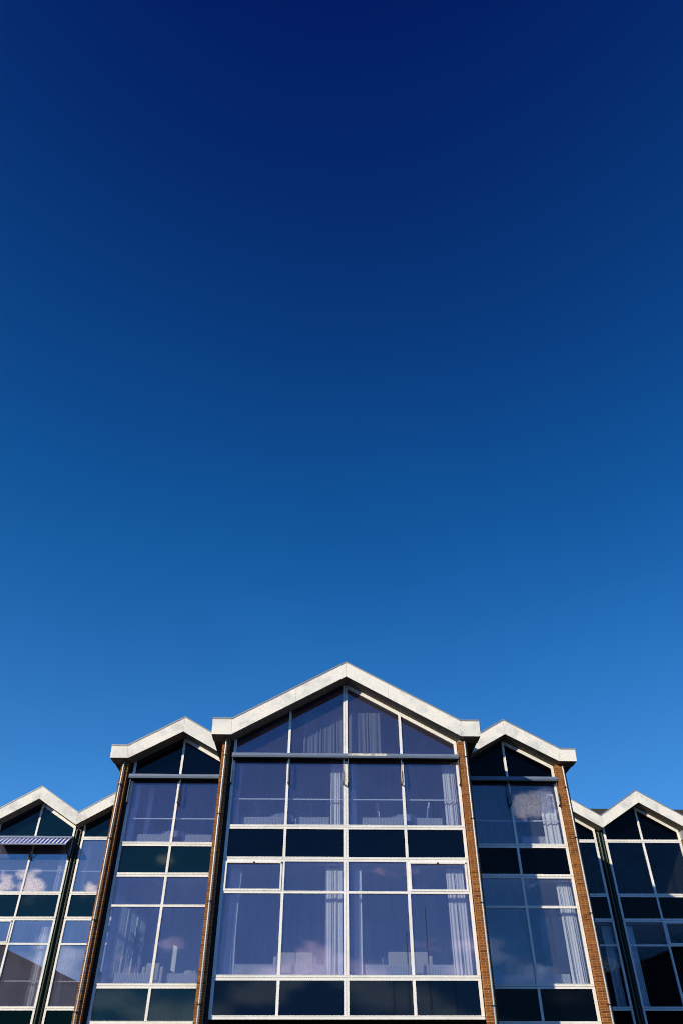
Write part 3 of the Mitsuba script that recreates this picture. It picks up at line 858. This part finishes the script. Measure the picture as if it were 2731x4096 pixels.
def bookcase(label, x0, x1):
    b = thing("tall_cabinet", label, "cabinet")
    put("body", [box(x0, x1, 32.0, 32.48, 2.43, 5.32), box(x0 - 0.05, x1 + 0.05, 31.96, 32.48, 5.321, 5.42)], "m_wood", b)
    w = (x1 - x0 - 0.3) / 2
    for i in range(2):
        a = x0 + 0.1 + i * (w + 0.1)
        arch = [(a, 4.34), (a + w, 4.34), (a + w, 4.95)] + [(a + w / 2 + w / 2 * math.cos(t), 4.95 + 0.1 * math.sin(t)) for t in np.linspace(0.2, math.pi - 0.2, 7)] + [(a, 4.95)]
        put("door_panel", prism(arch, 31.985, 31.999), "m_pale", b)
        put("door_panel", box(a, a + w, 31.985, 31.999, 2.8, 4.2), "m_room", b)


bookcase("dark cabinet with arched pale doors behind the second pane of the lower room", -0.98, 0.2)
bookcase("dark cabinet with arched pale doors behind the third pane of the lower room", 1.58, 2.6)

# chandelier: six small bulbs in the right wing's upper room
c = thing("chandelier", "small chandelier with six candle bulbs behind the right wing's upper left pane", "chandelier")
cx, cy, cz = 7.045, 31.0, 8.84
put("stem", [tube([(cx, cy, cz - 0.25), (cx, cy, 10.4)], 0.012, 6), lathe([(0.001, cz - 0.34), (0.05, cz - 0.28), (0.03, cz - 0.2), (0.001, cz - 0.18)], cx, cy, 12)], "m_iron", c)
for j in range(6):
    a = 0.35 + j * math.pi / 3
    dx, dy = 0.30 * math.cos(a), 0.30 * math.sin(a)
    ar = put("arm", tube([(cx, cy, cz - 0.22), (cx + dx * 0.5, cy + dy * 0.5, cz - 0.28), (cx + dx, cy + dy, cz - 0.16), (cx + dx, cy + dy, cz - 0.03)], 0.008, 6), "m_iron", c, smooth=True)
    b = trimesh.creation.icosphere(subdivisions=2, radius=0.016)
    b.apply_scale([1, 1, 1.5])
    b.apply_translation([cx + dx, cy + dy, cz])
    put("bulb", b, "m_lamp", ar)

# ------------------------------------------------------------------ across the square, seen only as reflections in the panes
def house(label, x_ridge, x_eave_l, x_eave_r, y0, y1, z_ridge, z_eave, cat="house"):
    h = thing("tiled_house", label, cat)
    put("wall", prism([(x_eave_l, -EYE), (x_eave_r, -EYE), (x_eave_r, z_eave - 0.25), (x_ridge, z_ridge - 0.25), (x_eave_l, z_eave - 0.25)], y0, y1), "m_render", h)
    for xe in (x_eave_l, x_eave_r):
        n = int(abs(x_ridge - xe) / 0.36)
        tiles = []
        for i in range(n):
            a, b = i / n, (i + 1) / n
            p = np.array([x_ridge + (xe - x_ridge) * a, z_ridge + (z_eave - z_ridge) * a])
            q = np.array([x_ridge + (xe - x_ridge) * b, z_ridge + (z_eave - z_ridge) * b])
            tiles.append(prism([tuple(p + [0, -0.2]), tuple(q + [0, -0.2]), tuple(q + [0, 0.14]), tuple(p + [0, -0.02])], y0 - 0.3, y1 + 0.3))
        put("tile_course", tiles, "m_tile", h, kind="stuff")
    for i, xw in enumerate(np.linspace(x_eave_l + 1.5, x_eave_r - 1.5, 4)):
        for zz in (0.2, 3.2):
            if zz + 1.5 < z_eave:
                w = put("window", box(xw - 0.5, xw + 0.5, y1, y1 + 0.03, zz, zz + 1.4), "m_white", h)
                put("pane", box(xw - 0.42, xw + 0.42, y1 + 0.03, y1 + 0.035, zz + 0.08, zz + 1.32), "m_spandrel", w)


house("house across the square on the left, its tiled gable mirrored in the lower left panes", -35.0, -47.0, -23.0, -20, -5, 12.0, 7.4)
house("house across the square on the right, its tiled gable mirrored in the lower right panes", 37.0, 24.0, 50.0, -20, -5, 11.2, 7.3)
for j, (x, h, y) in enumerate(((4.85, 7.0, -6.0), (5.9, 9.9, -6.5), (7.2, 11.2, -6.0), (8.9, 7.2, -6.2))):
    k = thing("flagpole", ("leftmost", "second from left", "third from left", "rightmost")[j] + " of the slim flagpoles mirrored in the tallest block's bottom panes", "pole", group="flagpoles across the square")
    put("mast", tube([(x, y, -EYE), (x, y, h * 0.6 - EYE), (x, y, h - EYE)], [0.045, 0.036, 0.025], 8), "m_iron", k, smooth=True)
    put("finial", trimesh.creation.icosphere(subdivisions=1, radius=0.07).apply_translation([x, y, h - EYE + 0.05]), "m_iron", k)
